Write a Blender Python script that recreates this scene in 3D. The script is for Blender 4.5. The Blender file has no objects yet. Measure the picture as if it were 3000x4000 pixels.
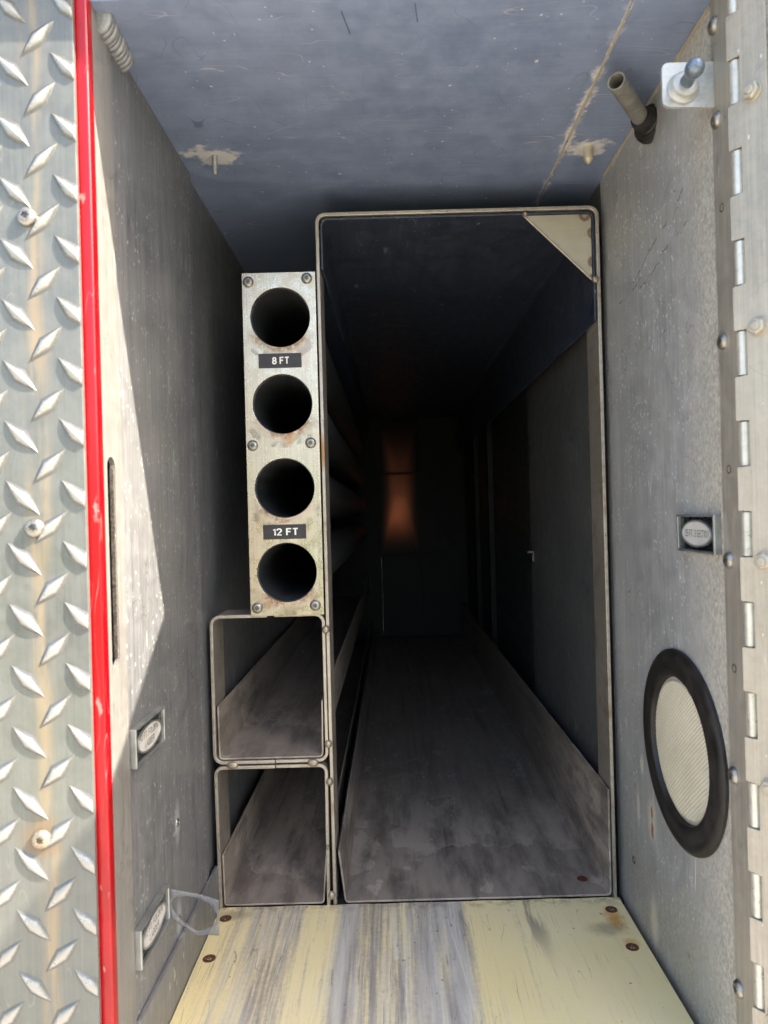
import bpy, bmesh, math, random
from mathutils import Vector, Matrix
from mathutils.geometry import tessellate_polygon

random.seed(7)
S = bpy.context.scene
C = S.collection
MM = 0.001

# ------------------------------------------------------------------ camera
cam = bpy.data.cameras.new('camera')
camo = bpy.data.objects.new('camera', cam)
C.objects.link(camo)
S.camera = camo
cam.sensor_fit = 'VERTICAL'
cam.sensor_height = 36.0
cam.sensor_width = 27.0
cam.lens = 36.0 * 2773 / 4000
cam.shift_x = -30 / 4000
cam.shift_y = 10 / 4000
cam.clip_start = 0.01
cam.clip_end = 500
rs = 0.027
rc = math.sqrt(1 - rs * rs)
camo.matrix_world = Matrix(((rc, rs, 0, 0), (0, 0, -1, 0), (-rs, rc, 0, 0), (0, 0, 0, 1)))
cam.dof.use_dof = True
cam.dof.focus_distance = 0.66
cam.dof.aperture_fstop = 11.0

# ------------------------------------------------------------------ light
SUN = Vector((1.0, -0.34, 1.0)).normalized()
w = bpy.data.worlds.new('World')
S.world = w
w.use_nodes = True
wn = w.node_tree.nodes
sky = wn.new('ShaderNodeTexSky')
sky.sky_type = 'NISHITA'
sky.sun_disc = False
sky.sun_elevation = math.asin(SUN.z)
sky.sun_rotation = math.atan2(SUN.x, SUN.y)
sky.air_density = 1.0
sky.dust_density = 4.0
sky.ozone_density = 1.0
bg = wn['Background']
bg.inputs['Strength'].default_value = 0.15
w.node_tree.links.new(sky.outputs['Color'], bg.inputs['Color'])
sl = bpy.data.lights.new('sun', 'SUN')
sl.energy = 4.2
sl.angle = math.radians(0.5)
sl.color = (1.0, 0.91, 0.79)
so = bpy.data.objects.new('sun', sl)
C.objects.link(so)
so.rotation_euler = SUN.to_track_quat('Z', 'Y').to_euler()

S.render.engine = 'CYCLES'
S.cycles.use_denoising = True
S.cycles.adaptive_threshold = 0.025
S.cycles.max_bounces = 7
S.cycles.diffuse_bounces = 5
S.cycles.glossy_bounces = 4
S.cycles.sample_clamp_indirect = 6.0
S.view_settings.view_transform = 'Standard'
S.view_settings.look = 'None'
S.view_settings.gamma = 1.0
S.view_settings.exposure = 2.2


# ------------------------------------------------------------------ node helper
def lin(r, g, b):
    f = lambda v: (v / 255 / 12.92) if v / 255 <= .04045 else ((v / 255 + .055) / 1.055) ** 2.4
    return (f(r), f(g), f(b), 1.0)


class N:
    def __init__(s, name):
        s.m = bpy.data.materials.new(name)
        s.m.use_nodes = True
        s.t = s.m.node_tree
        s.b = s.t.nodes['Principled BSDF']
        s.tc = s.t.nodes.new('ShaderNodeTexCoord')
        s.P = s.tc.outputs['Object']
        s.cache = {}

    def put(s, sock, v):
        if isinstance(v, bpy.types.NodeSocket):
            s.t.links.new(v, sock)
        else:
            try:
                sock.default_value = v
            except Exception:
                sock.default_value = tuple(v)[:3]

    def node(s, t, **p):
        n = s.t.nodes.new('ShaderNode' + t)
        for k, v in p.items():
            setattr(n, k, v)
        return n

    def math(s, op, a, b=None, c=None, clamp=False):
        n = s.node('Math', operation=op, use_clamp=clamp)
        for i, v in enumerate((a, b, c)):
            if v is not None:
                s.put(n.inputs[i], v)
        return n.outputs[0]

    def vm(s, op, a, b=None, scale=None, out=0):
        n = s.node('VectorMath', operation=op)
        s.put(n.inputs[0], a)
        if b is not None:
            s.put(n.inputs[1], b)
        if scale is not None:
            s.put(n.inputs['Scale'], scale)
        return n.outputs['Value'] if op in ('LENGTH', 'DOT_PRODUCT', 'DISTANCE') else n.outputs[0]

    def sc(s, v, x, y, z):
        return s.vm('MULTIPLY', v, (x, y, z))

    def noise(s, vec, scale, detail=4, rough=.55, dist=0.0, color=False):
        n = s.node('TexNoise')
        s.put(n.inputs['Vector'], vec)
        n.inputs['Scale'].default_value = scale
        n.inputs['Detail'].default_value = detail
        n.inputs['Roughness'].default_value = rough
        n.inputs['Distortion'].default_value = dist
        return n.outputs['Color' if color else 'Fac']

    def vor(s, vec, scale, out='Distance', feature='F1'):
        n = s.node('TexVoronoi', feature=feature)
        s.put(n.inputs['Vector'], vec)
        n.inputs['Scale'].default_value = scale
        return n

    def mr(s, x, a, b, c=0.0, d=1.0, smooth=True):
        n = s.node('MapRange', interpolation_type='SMOOTHSTEP' if smooth else 'LINEAR')
        s.put(n.inputs[0], x)
        for i, v in enumerate((a, b, c, d)):
            s.put(n.inputs[i + 1], v)
        return n.outputs[0]

    def mix(s, f, a, b, blend='MIX'):
        n = s.node('Mix', data_type='RGBA', blend_type=blend)
        s.put(n.inputs[0], f)
        s.put(n.inputs[6], a)
        s.put(n.inputs[7], b)
        return n.outputs[2]

    def ramp(s, x, stops):
        n = s.node('ValToRGB')
        e = n.color_ramp.elements
        while len(e) < len(stops):
            e.new(0.5)
        for k, (p, c) in enumerate(stops):
            e[k].position = p
            e[k].color = c if len(c) == 4 else tuple(c) + (1,)
        s.put(n.inputs[0], x)
        return n.outputs[0]

    def xyz(s, v):
        n = s.node('SeparateXYZ')
        s.put(n.inputs[0], v)
        return n.outputs

    def wob(s, amp, scale, detail=2):
        """object coordinates bent by noise (metres)"""
        key = (amp, scale, detail)
        if key not in s.cache:
            c = s.noise(s.P, scale, detail, color=True)
            c = s.vm('SUBTRACT', c, (.5, .5, .5))
            s.cache[key] = s.vm('ADD', s.P, s.vm('SCALE', c, scale=amp))
        return s.cache[key]

    def seg(s, P, a, b, w):
        """soft line from a to b (mm points), half width w mm"""
        a = Vector(a) * MM
        d = Vector(b) * MM - a
        q = s.vm('SUBTRACT', P, tuple(a))
        t = s.math('MULTIPLY', s.vm('DOT_PRODUCT', q, tuple(d)), 1 / d.length_squared, clamp=True)
        q = s.vm('SUBTRACT', q, s.vm('SCALE', tuple(d), scale=t))
        return s.mr(s.vm('LENGTH', q), w * MM, w * .3 * MM)

    def blot(s, P, c, r, inner=.5, squash=(1, 1, 1)):
        q = s.vm('SUBTRACT', P, tuple(Vector(c) * MM))
        q = s.sc(q, *squash)
        return s.mr(s.vm('LENGTH', q), r * MM, r * inner * MM)

    def maxm(s, ms):
        r = ms[0]
        for m in ms[1:]:
            r = s.math('MAXIMUM', r, m)
        return r

    def bump(s, h, strength=.2, dist=.001):
        n = s.node('Bump')
        n.inputs['Strength'].default_value = strength
        n.inputs['Distance'].default_value = dist
        s.put(n.inputs['Height'], h)
        s.t.links.new(n.outputs[0], s.b.inputs['Normal'])

    def out(s, col=None, metallic=None, rough=None, **k):
        if col is not None:
            s.put(s.b.inputs['Base Color'], col)
        if metallic is not None:
            s.put(s.b.inputs['Metallic'], metallic)
        if rough is not None:
            s.put(s.b.inputs['Roughness'], rough)
        for kk, v in k.items():
            s.put(s.b.inputs[kk.replace('_', ' ')], v)
        return s.m


def brushed(n, axis, fine=700):
    v = {'X': (.02, 1, 1), 'Y': (1, .02, 1), 'Z': (1, 1, .02)}[axis]
    return n.noise(n.sc(n.P, *v), fine, 2, .6)


def specks(n, P, scale, keep, size, stretch=(1, 1, .4)):
    q = n.sc(P, *stretch)
    v = n.vor(q, scale)
    r = n.xyz(v.outputs['Color'])
    on = n.math('GREATER_THAN', r[0], 1 - keep)
    rad = n.math('MULTIPLY', r[1], size)
    d = n.math('LESS_THAN', v.outputs['Distance'], rad)
    return n.math('MULTIPLY', on, d)


def hairlines(n, vec, scale, width):
    """long fine scratches: contour lines of a stretched noise"""
    q = n.noise(vec, scale, 1, .5)
    return n.mr(n.math('ABSOLUTE', n.math('SUBTRACT', q, .5)), width, width * .2)


def metal(name, c1, c2, metallic=.55, rough=.42, axis='Z', brush=.25, mott=22, extra=None,
          sp=0.0, sp_col=lin(225, 225, 218), sp_scale=260, bump=.12, scr=0.0, mot=.35):
    n = N(name)
    br = brushed(n, axis)
    v = {'X': (.06, 1, 1), 'Y': (1, .06, 1), 'Z': (1, 1, .06)}[axis]
    st = n.noise(n.sc(n.P, *v), 110, 3, .6)
    mo = n.noise(n.P, mott * 3.2, 4, .7)
    big = n.noise(n.P, mott * .28, 1, .5)
    f = n.math('ADD', n.math('MULTIPLY', n.math('SUBTRACT', br, .5), brush * 2.6), n.mr(mo, .3, .7, .5 - mot, .5 + mot))
    f = n.math('ADD', f, n.math('MULTIPLY', n.math('SUBTRACT', st, .5), 1.1 * mot + brush))
    f = n.math('ADD', f, n.mr(big, .3, .7, -.12, .12), clamp=True)
    col = n.mix(f, c1, c2)
    ro = n.mr(mo, .3, .7, rough - .08, rough + .12)
    h = n.math('ADD', br, n.math('MULTIPLY', mo, .6))
    if scr:
        gate = n.noise(n.P, 26, 2)
        w1 = n.vm('ADD', n.P, n.vm('SCALE', n.noise(n.P, 9, 1, color=True), scale=.02))
        k1 = {'X': (.10, .8, 1), 'Y': (1, .10, .8), 'Z': (1, 1, .09)}[axis]
        k2 = {'X': (.5, .3, 1), 'Y': (1, .4, .4), 'Z': (1, .45, .4)}[axis]
        l1 = n.math('MULTIPLY', hairlines(n, n.sc(w1, *k1), 95, .006), n.mr(gate, .48, .62))
        l2 = n.math('MULTIPLY', hairlines(n, n.sc(w1, *k2), 60, .0035), n.mr(gate, .52, .40))
        col = n.mix(n.math('MULTIPLY', l1, .5 * scr), col, sp_col)
        col = n.mix(n.math('MULTIPLY', l2, .45 * scr), col, (.03, .03, .03, 1))
    if sp:
        m = specks(n, n.wob(.003, 300, 2), sp_scale * .7, sp * 1.5, .25, (1, 1, .32))
        gate = n.mr(n.noise(n.P, 17, 2), .34, .52)
        m = n.math('MULTIPLY', m, gate)
        m2 = specks(n, n.vm('ADD', n.P, (3.1, 1.7, 2.2)), sp_scale * 1.7, sp * 1.6, .3, (1, 1, .5))
        m = n.math('MAXIMUM', m, n.math('MULTIPLY', m2, gate))
        col = n.mix(n.math('MULTIPLY', m, .85), col, sp_col)
        ro = n.math('ADD', ro, n.math('MULTIPLY', m, .2))
    me = metallic
    if extra:
        col, ro, me = extra(n, col, ro, me)
    n.bump(h, bump, .0006)
    return n.out(col, me, ro)


def plain(name, col, rough=.5, metallic=0.0, vary=.12, scale=60, bump=.1, **k):
    n = N(name)
    f = n.noise(n.P, scale, 5, .6)
    a = tuple(c * (1 - vary * 2) for c in col[:3]) + (1,)
    b = tuple(min(1, c * (1 + vary)) for c in col[:3]) + (1,)
    n.bump(f, bump, .0005)
    return n.out(n.mix(n.mr(f, .3, .7), a, b), metallic, n.mr(f, .3, .7, rough - .06, rough + .08), **k)


# ------------------------------------------------------------------ mesh helpers (millimetres)
class MB:
    def __init__(s):
        s.v, s.f = [], []

    def add(s, vs, fs):
        k = len(s.v)
        s.v += [tuple(v) for v in vs]
        s.f += [tuple(i + k for i in f) for f in fs]
        return s

    def box(s, x0, x1, y0, y1, z0, z1):
        vs = [(x, y, z) for x in (x0, x1) for y in (y0, y1) for z in (z0, z1)]
        return s.add(vs, [(0, 1, 3, 2), (4, 6, 7, 5), (0, 4, 5, 1), (2, 3, 7, 6), (0, 2, 6, 4), (1, 5, 7, 3)])

    def tube(s, a, b, r, seg=24, r2=None, caps=True, hollow=0):
        a, b = Vector(a), Vector(b)
        z = (b - a).normalized()
        x = z.orthogonal().normalized()
        y = z.cross(x)
        r2 = r if r2 is None else r2
        ring = lambda p, q: [p + (x * math.cos(t) + y * math.sin(t)) * q for t in
                             [i * 2 * math.pi / seg for i in range(seg)]]
        if hollow:
            vs = ring(a, r) + ring(b, r2) + ring(b, hollow) + ring(a, hollow)
            fs = [(j * seg + i, j * seg + (i + 1) % seg, ((j + 1) % 4) * seg + (i + 1) % seg, ((j + 1) % 4) * seg + i)
                  for j in range(4) for i in range(seg)]
            return s.add(vs, fs)
        vs = ring(a, r) + ring(b, r2)
        fs = [(i, (i + 1) % seg, seg + (i + 1) % seg, seg + i) for i in range(seg)]
        if caps:
            fs += [tuple(range(seg))[::-1], tuple(range(seg, 2 * seg))]
        return s.add(vs, fs)

    def lathe(s, origin, axis, prof, seg=32, up=None):
        """prof: (radius, height along axis) list"""
        o, z = Vector(origin), Vector(axis).normalized()
        x = (Vector(up) if up else z.orthogonal()).normalized()
        y = z.cross(x)
        vs, fs = [], []
        for r, h in prof:
            for i in range(seg):
                t = i * 2 * math.pi / seg
                vs.append(o + z * h + (x * math.cos(t) + y * math.sin(t)) * r)
        for j in range(len(prof) - 1):
            for i in range(seg):
                fs.append((j * seg + i, j * seg + (i + 1) % seg, (j + 1) * seg + (i + 1) % seg, (j + 1) * seg + i))
        if prof[0][0] > 1e-6:
            fs.append(tuple(range(seg))[::-1])
        if prof[-1][0] > 1e-6:
            fs.append(tuple((len(prof) - 1) * seg + i for i in range(seg)))
        return s.add(vs, fs)

    def slab(s, loops, to3, thick):
        """polygon with holes given in 2D, to3(u, v, w) places it; thick along w"""
        tri = tessellate_polygon([[Vector((u, v, 0)) for u, v in L] for L in loops])
        flat = [p for L in loops for p in L]
        n = len(flat)
        vs = [to3(u, v, 0) for u, v in flat] + [to3(u, v, thick) for u, v in flat]
        fs = [tuple(t) for t in tri] + [tuple(i + n for i in t)[::-1] for t in tri]
        k = 0
        for L in loops:
            m = len(L)
            for i in range(m):
                a, b = k + i, k + (i + 1) % m
                fs.append((a, b, b + n, a + n))
            k += m
        return s.add(vs, fs)

    def strap(s, path, thick, y0, y1, closed=False):
        """flat bar bent along a path in X-Z, thickness to the right of travel, depth along Y"""
        n = len(path)
        off = []
        for i in range(n):
            p = Vector(path[i])
            d = Vector((0, 0))
            for a, b in ((i - 1, i), (i, i + 1)):
                if (0 <= a and b < n):
                    q = (Vector(path[b]) - Vector(path[a])).normalized()
                    d += Vector((q.y, -q.x))
            d.normalize()
            off.append(p + d * thick)
        vs, fs = [], []
        for i in range(n):
            for p, y in ((path[i], y0), (off[i], y0), (off[i], y1), (path[i], y1)):
                vs.append((p[0], y, p[1]))
        for i in range(n - 1):
            for k in range(4):
                fs.append((i * 4 + k, i * 4 + (k + 1) % 4, (i + 1) * 4 + (k + 1) % 4, (i + 1) * 4 + k))
        fs += [(0, 3, 2, 1), tuple((n - 1) * 4 + k for k in range(4))]
        return s.add(vs, fs)

    def build(s, name, mat, parent=None, bevel=0, smooth=False, **props):
        me = bpy.data.meshes.new(name)
        me.from_pydata([(x * MM, y * MM, z * MM) for x, y, z in s.v], [], s.f)
        bm = bmesh.new()
        bm.from_mesh(me)
        bmesh.ops.recalc_face_normals(bm, faces=bm.faces)
        bm.to_mesh(me)
        bm.free()
        me.materials.append(mat)
        o = bpy.data.objects.new(name, me)
        C.objects.link(o)
        if smooth:
            me.polygons.foreach_set('use_smooth', [True] * len(me.polygons))
            me.set_sharp_from_angle(angle=math.radians(40))
        if bevel:
            b = o.modifiers.new('edge', 'BEVEL')
            b.width = bevel * MM
            b.segments = 2
            b.limit_method = 'ANGLE'
            b.angle_limit = math.radians(40)
        if parent:
            o.parent = parent
        for k, v in props.items():
            o[k] = v
        return o


def rounded(pts, r, k=6):
    """polyline with its inner corners rounded"""
    out = [pts[0]]
    for i in range(1, len(pts) - 1):
        p, a, b = Vector(pts[i]), Vector(pts[i - 1]), Vector(pts[i + 1])
        ua, ub = (a - p).normalized(), (b - p).normalized()
        ang = ua.angle(ub)
        t = r / math.tan(ang / 2)
        c = p + (ua + ub).normalized() * (r / math.sin(ang / 2))
        s0, s1 = p + ua * t - c, p + ub * t - c
        for j in range(k + 1):
            q = s0.lerp(s1, j / k).normalized() * r + c
            out.append((q.x, q.y))
    out.append(pts[-1])
    return out


def thing(name, label, cat, group=None):
    o = bpy.data.objects.new(name, None)
    C.objects.link(o)
    o['label'] = label
    o['category'] = cat
    if group:
        o['group'] = group
    return o


def clone(o, parent, loc=None):
    c = o.copy()
    C.objects.link(c)
    c.parent = parent
    if loc is not None:
        c.location = Vector(loc) * MM
    return c


def arcp(cx, cy, rx, ry, a0, a1, n=10):
    return [(cx + rx * math.cos(math.radians(a0 + (a1 - a0) * i / n)), cy + ry * math.sin(math.radians(a0 + (a1 - a0) * i / n))) for i in range(n + 1)]


GLYPH = {
    'F': [[(.06, 0), (.06, 1)], [(0, .95), (.56, .95)], [(.05, .52), (.48, .52)]],
    'T': [[(.29, 0), (.29, .96)], [(0, .95), (.58, .95)]],
    '1': [[(.08, .74), (.28, .90), (.28, 0)]],
    '2': [arcp(.28, .70, .24, .25, 175, -38) + [(.06, .05), (.56, .05)]],
    '3': [arcp(.27, .72, .23, .23, 150, -80) + arcp(.27, .27, .25, .22, 80, -150)],
    '5': [[(.54, .95), (.12, .95), (.08, .50)] + arcp(.28, .32, .25, .27, 125, -150)],
    '8': [arcp(.28, .73, .21, .22, 90, 450, 16), arcp(.28, .27, .25, .23, 90, 450, 16)],
    '.': [[(.06, .0), (.06, .13)]],
    'O': [arcp(.33, .5, .29, .45, 90, 450, 20)],
    'L': [[(.06, 1), (.06, .05), (.52, .05)]],
    'D': [[(.06, .05), (.06, .95)] + arcp(.26, .5, .30, .45, 90, -90) + [(.06, .05)]],
    'I': [[(.06, 0), (.06, 1)]],
    'N': [[(.06, 0), (.06, .98), (.56, .02), (.56, 1)]],
    'G': [arcp(.34, .5, .29, .45, 45, 345, 16) + [(.62, .48), (.38, .48)]],
    'A': [[(0, 0), (.30, .97), (.60, 0)], [(.12, .33), (.48, .33)]],
    'E': [[(.55, .05), (.06, .05), (.06, .95), (.54, .95)], [(.06, .51), (.48, .51)]],
    'R': [[(.06, 0), (.06, .95)] + arcp(.36, .72, .2, .23, 90, -90) + [(.06, .49)], [(.34, .5), (.58, 0)]],
    'S': [arcp(.28, .73, .23, .22, 30, 250) + arcp(.29, .27, .25, .22, 80, -155)],
    'C': [arcp(.33, .5, .29, .45, 48, 312, 16)],
}


def text(name, body, size, mat, parent, origin, u, v, width, stroke=.16, gap=1.45):
    """sans-serif lettering cut as flat ribbons; size is the cap height in mm"""
    u, v, o = Vector(u), Vector(v), Vector(origin)
    wv = u.cross(v)
    rows = body.split('\n')
    lay = []
    for r in rows:
        x, items = 0.0, []
        for ch in r:
            if ch == ' ':
                x += .36
                continue
            g = GLYPH[ch]
            items.append((x, g))
            x += max(p[0] for l in g for p in l) + .2
        lay.append((x - .2, items))
    k = width / (size * max(l for l, _ in lay))
    b = MB()
    lift = 0
    for ri, (ln, items) in enumerate(lay):
        zc = ((len(lay) - 1) / 2 - ri) * gap - .5
        for x0, g in items:
            for pl in g:
                lift += 1
                n = len(pl)
                pts = []
                for i in range(n):
                    d = Vector((0, 0))
                    for a_, b_ in ((i - 1, i), (i, i + 1)):
                        if 0 <= a_ and b_ < n:
                            q = Vector(pl[b_]) - Vector(pl[a_])
                            if q.length > 1e-6:
                                q.normalize()
                                d += Vector((-q.y, q.x))
                    if d.length > 1e-6:
                        d.normalize()
                    for sg in (1, -1):
                        p = Vector(pl[i]) + d * sg * stroke / 2
                        pts.append(o + u * ((x0 + p.x - ln / 2) * size * k) + v * ((zc + p.y) * size) + wv * (.05 + .012 * (lift % 4)))
                b.add(pts, [(2 * i, 2 * i + 1, 2 * i + 3, 2 * i + 2) for i in range(n - 1)])
    return b.build(name, mat, parent)


# ------------------------------------------------------------------ materials
def ex_left(n, col, ro, me):
    P = n.wob(.006, 90)
    z = n.xyz(n.P)
    pale = lin(196, 200, 204)
    # screw heads with pale corrosion round them
    m = n.maxm([n.blot(n.wob(.007, 180, 3), (-168, 536, -228), 9, .25, (1, 1, .42)),
                n.blot(n.wob(.007, 180, 3), (-168, 534, -300), 9, .25, (1, 1, .42))])
    col = n.mix(n.math('MULTIPLY', m, .75), col, pale)
    dark = lin(32, 33, 38)
    segs = []
    R = random.Random(3)
    for k in range(9):
        y, zz = R.uniform(470, 580), R.uniform(-115, -70)
        segs.append(n.seg(P, (-168, y, zz), (-168, y + R.uniform(30, 60), zz + R.uniform(-4, 10)), .35))
    for k in range(3):
        y, zz = R.uniform(455, 520), R.uniform(-150, 60)
        segs.append(n.seg(P, (-168, y, zz), (-168, y + R.uniform(25, 60), zz + R.uniform(-4, 16)), .3))
    col = n.mix(n.math('MULTIPLY', n.maxm(segs), .7), col, dark)
    lite = [n.seg(P, (-168, 545, -178), (-168, 590, -160), .4), n.seg(P, (-168, 560, -150), (-168, 566, -128), .45),
            n.seg(P, (-168, 515, -205), (-168, 530, -180), .35), n.seg(P, (-168, 560, -290), (-168, 590, -270), .35),
            n.seg(P, (-168, 534, -310), (-168, 535, -345), .8), n.seg(P, (-168, 536, -240), (-168, 537, -262), .9)]
    # dusty bloom along the panel seam
    lite.append(n.math('MULTIPLY', n.mr(n.noise(n.P, 320, 4), .56, .62), n.mr(n.math('ABSOLUTE', n.math('SUBTRACT', z[1], .612)), .006, .001)))
    col = n.mix(n.math('MULTIPLY', n.maxm(lite), .6), col, pale)
    return col, ro, me


def ex_right(n, col, ro, me):
    P = n.wob(.007, 80)
    z = n.xyz(n.P)
    # mottled oxide band by the door side, patchy edge
    edge = n.math('ADD', z[1], n.math('MULTIPLY', n.noise(n.sc(n.P, 1, 1, .5), 40, 4), .06))
    band = n.mr(edge, .53, .46)
    grain = n.noise(n.sc(n.P, 1, 1, .6), 520, 4, .7)
    oxc = n.ramp(grain, [(.34, lin(144, 137, 124)), (.5, lin(176, 170, 156)), (.66, lin(206, 200, 186))])
    col = n.mix(n.math('MULTIPLY', band, .9), col, oxc)
    low = n.math('MULTIPLY', n.mr(z[2], -.20, -.36), n.mr(n.noise(n.sc(n.P, 1, 1, .4), 45, 5), .35, .6))
    col = n.mix(n.math('MULTIPLY', low, .75), col, oxc)
    dark = lin(48, 44, 40)
    segs = [n.seg(P, (200, 610, 175), (200, 470, 188), .8), n.seg(P, (200, 596, 168), (200, 500, 182), .7),
            n.seg(P, (200, 575, 182), (200, 470, 214), .8), n.seg(P, (200, 540, 196), (200, 500, 170), .35),
            n.seg(P, (200, 600, 140), (200, 500, 150), .3), n.seg(P, (200, 560, 206), (200, 480, 226), .35),
            n.seg(P, (200, 560, 120), (200, 500, 128), .35), n.seg(P, (200, 540, -205), (200, 560, -222), .4)]
    col = n.mix(n.math('MULTIPLY', n.maxm(segs), .75), col, dark)
    # arc-shaped rub marks
    q = n.vm('SUBTRACT', n.P, (.2, .545, .02))
    rr = n.vm('LENGTH', n.sc(q, 0, 1, 1))
    arc = n.math('SINE', n.math('MULTIPLY', rr, 2600))
    gate = n.blot(n.wob(.012, 50), (200, 528, 62), 34, .35, (0, 1.8, 1))
    col = n.mix(n.math('MULTIPLY', n.math('MULTIPLY', n.mr(arc, .2, .9), gate), .45), col, lin(205, 200, 190))
    pale = lin(205, 198, 182)
    m = n.maxm([n.blot(n.wob(.007, 180, 3), (200, 565, -250), 13, .3, (1, 1, .5)),
                n.blot(n.wob(.007, 180, 3), (200, 566, -330), 13, .2, (1, 1, .45)),
                n.blot(n.wob(.004, 130, 2), (200, 596, -250), 9, .3, (1, 1.8, .4)),
                n.blot(n.wob(.004, 130, 2), (200, 585, -212), 8, .3, (1, 1.4, .8))])
    col = n.mix(n.math('MULTIPLY', m, .85), col, lin(228, 218, 196))
    rust = n.maxm([n.blot(n.wob(.003, 300, 2), (200, 565, -257), 5.5, .4, (1, 1.6, .6)),
                   n.blot(n.wob(.003, 300, 2), (200, 565, -243), 4.2, .4, (1, 1.6, .6))])
    col = n.mix(n.math('MULTIPLY', rust, .85), col, lin(150, 66, 30))
    return col, n.math('ADD', ro, n.math('MULTIPLY', band, .15)), n.math('SUBTRACT', me, n.math('MULTIPLY', band, .3))


def ex_ceil(n, col, ro, me):
    P = n.wob(.02, 25)
    z = n.xyz(n.P)
    pale = lin(236, 234, 228)
    # sealant bead and scrape along the seam
    d = n.math('ABSOLUTE', n.math('SUBTRACT', n.xyz(n.wob(.004, 130, 2))[0], .152))
    m = n.mr(d, .0016, .0004)
    blotch = n.math('MULTIPLY', n.mr(n.math('ABSOLUTE', n.math('SUBTRACT', n.xyz(n.wob(.013, 160, 3))[0], .152)), .0055, .0005),
                    n.mr(n.noise(n.P, 30, 2), .47, .62))
    m = n.maxm([m, blotch])
    for c, r in (((-137, 592, 302), 15), ((-150, 586, 302), 12), ((172, 596, 302), 15)):
        m = n.math('MAXIMUM', m, n.blot(n.wob(.034, 120, 4), c, r * 1.1, .5, (.75, 1, 1)))
    col = n.mix(n.math('MULTIPLY', m, .95), col, pale)
    tr = n.maxm([n.seg(P, (-70, 590, 302), (60, 500, 302), 1.0), n.seg(P, (60, 500, 302), (95, 470, 302), .9),
                 n.seg(P, (-92, 560, 302), (-60, 545, 302), 1.6)])
    ring = specks(n, n.wob(.004, 60), 55, .35, .42, (1, .6, 1))
    inn = specks(n, n.wob(.004, 60), 55, .35, .37, (1, .6, 1))
    ring = n.math('MULTIPLY', n.math('SUBTRACT', ring, inn), .5)
    col = n.mix(n.math('MULTIPLY', n.math('MAXIMUM', tr, ring), .32), col, lin(180, 184, 190))
    dk = n.maxm([n.seg(n.P, (-22, 425, 302), (-18, 445, 302), .6), n.seg(n.P, (22, 420, 302), (24, 436, 302), .5)])
    col = n.mix(n.math('MULTIPLY', dk, .7), col, lin(50, 54, 70))
    return col, ro, me


def ex_plate_sheet(n, col, ro, me):
    z = n.xyz(n.P)
    x = n.math('ADD', z[0], n.math('MULTIPLY', n.noise(n.sc(n.P, 1, 1, .35), 60, 4), .012))
    st = n.math('MULTIPLY', n.mr(n.math('ABSOLUTE', n.math('SUBTRACT', x, -.1935)), .009, .001), n.mr(n.noise(n.sc(n.P, 1, 1, .12), 110, 4), .35, .62))
    col = n.mix(n.math('MULTIPLY', st, .5), col, lin(176, 150, 112))
    rust = n.blot(n.wob(.01, 90, 4), (-203, 403, -178), 17, .2)
    col = n.mix(n.math('MULTIPLY', rust, .6), col, lin(130, 92, 50))
    g = n.mr(n.noise(n.P, 11, 3), .42, .66)
    col = n.mix(n.math('MULTIPLY', g, .15), col, lin(134, 140, 122))
    return col, ro, me


def ex_floor(n, col, ro, me):
    z = n.xyz(n.P)
    # long scuffs running in, and dried water lines near the mouth
    s1 = n.noise(n.sc(n.P, 1, .03, 1), 90, 5, .6)
    s2 = n.noise(n.sc(n.P, 1, .02, 1), 330, 3, .6)
    col = n.mix(n.mr(s1, .52, .72, 0, .5), col, lin(60, 58, 56))
    col = n.mix(n.mr(s2, .62, .74, 0, .4), col, lin(172, 168, 164))
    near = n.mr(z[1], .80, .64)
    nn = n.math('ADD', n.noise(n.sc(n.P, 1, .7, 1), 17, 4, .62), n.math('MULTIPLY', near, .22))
    dust_light = n.math('MULTIPLY', n.mr(z[1], 1.0, .66), n.mr(n.noise(n.sc(n.P, 1, .25, 1), 45, 5, .65), .32, .62))
    col = n.mix(n.math('MULTIPLY', dust_light, .8), col, lin(212, 196, 178))  # pale dust, also painting in the brighter light at the tunnel mouth
    damp = n.mr(nn, .60, .625)
    col = n.mix(n.math('MULTIPLY', damp, .38), col, lin(112, 102, 95))
    rim = n.math('MULTIPLY', n.mr(nn, .545, .60), n.math('SUBTRACT', 1, damp))
    rim = n.math('MULTIPLY', rim, n.mr(n.noise(n.P, 21, 2), .5, .62))
    col = n.mix(n.math('MULTIPLY', rim, .34), col, lin(190, 182, 176))
    return col, n.math('ADD', ro, n.math('MULTIPLY', s1, .1)), me


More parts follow.
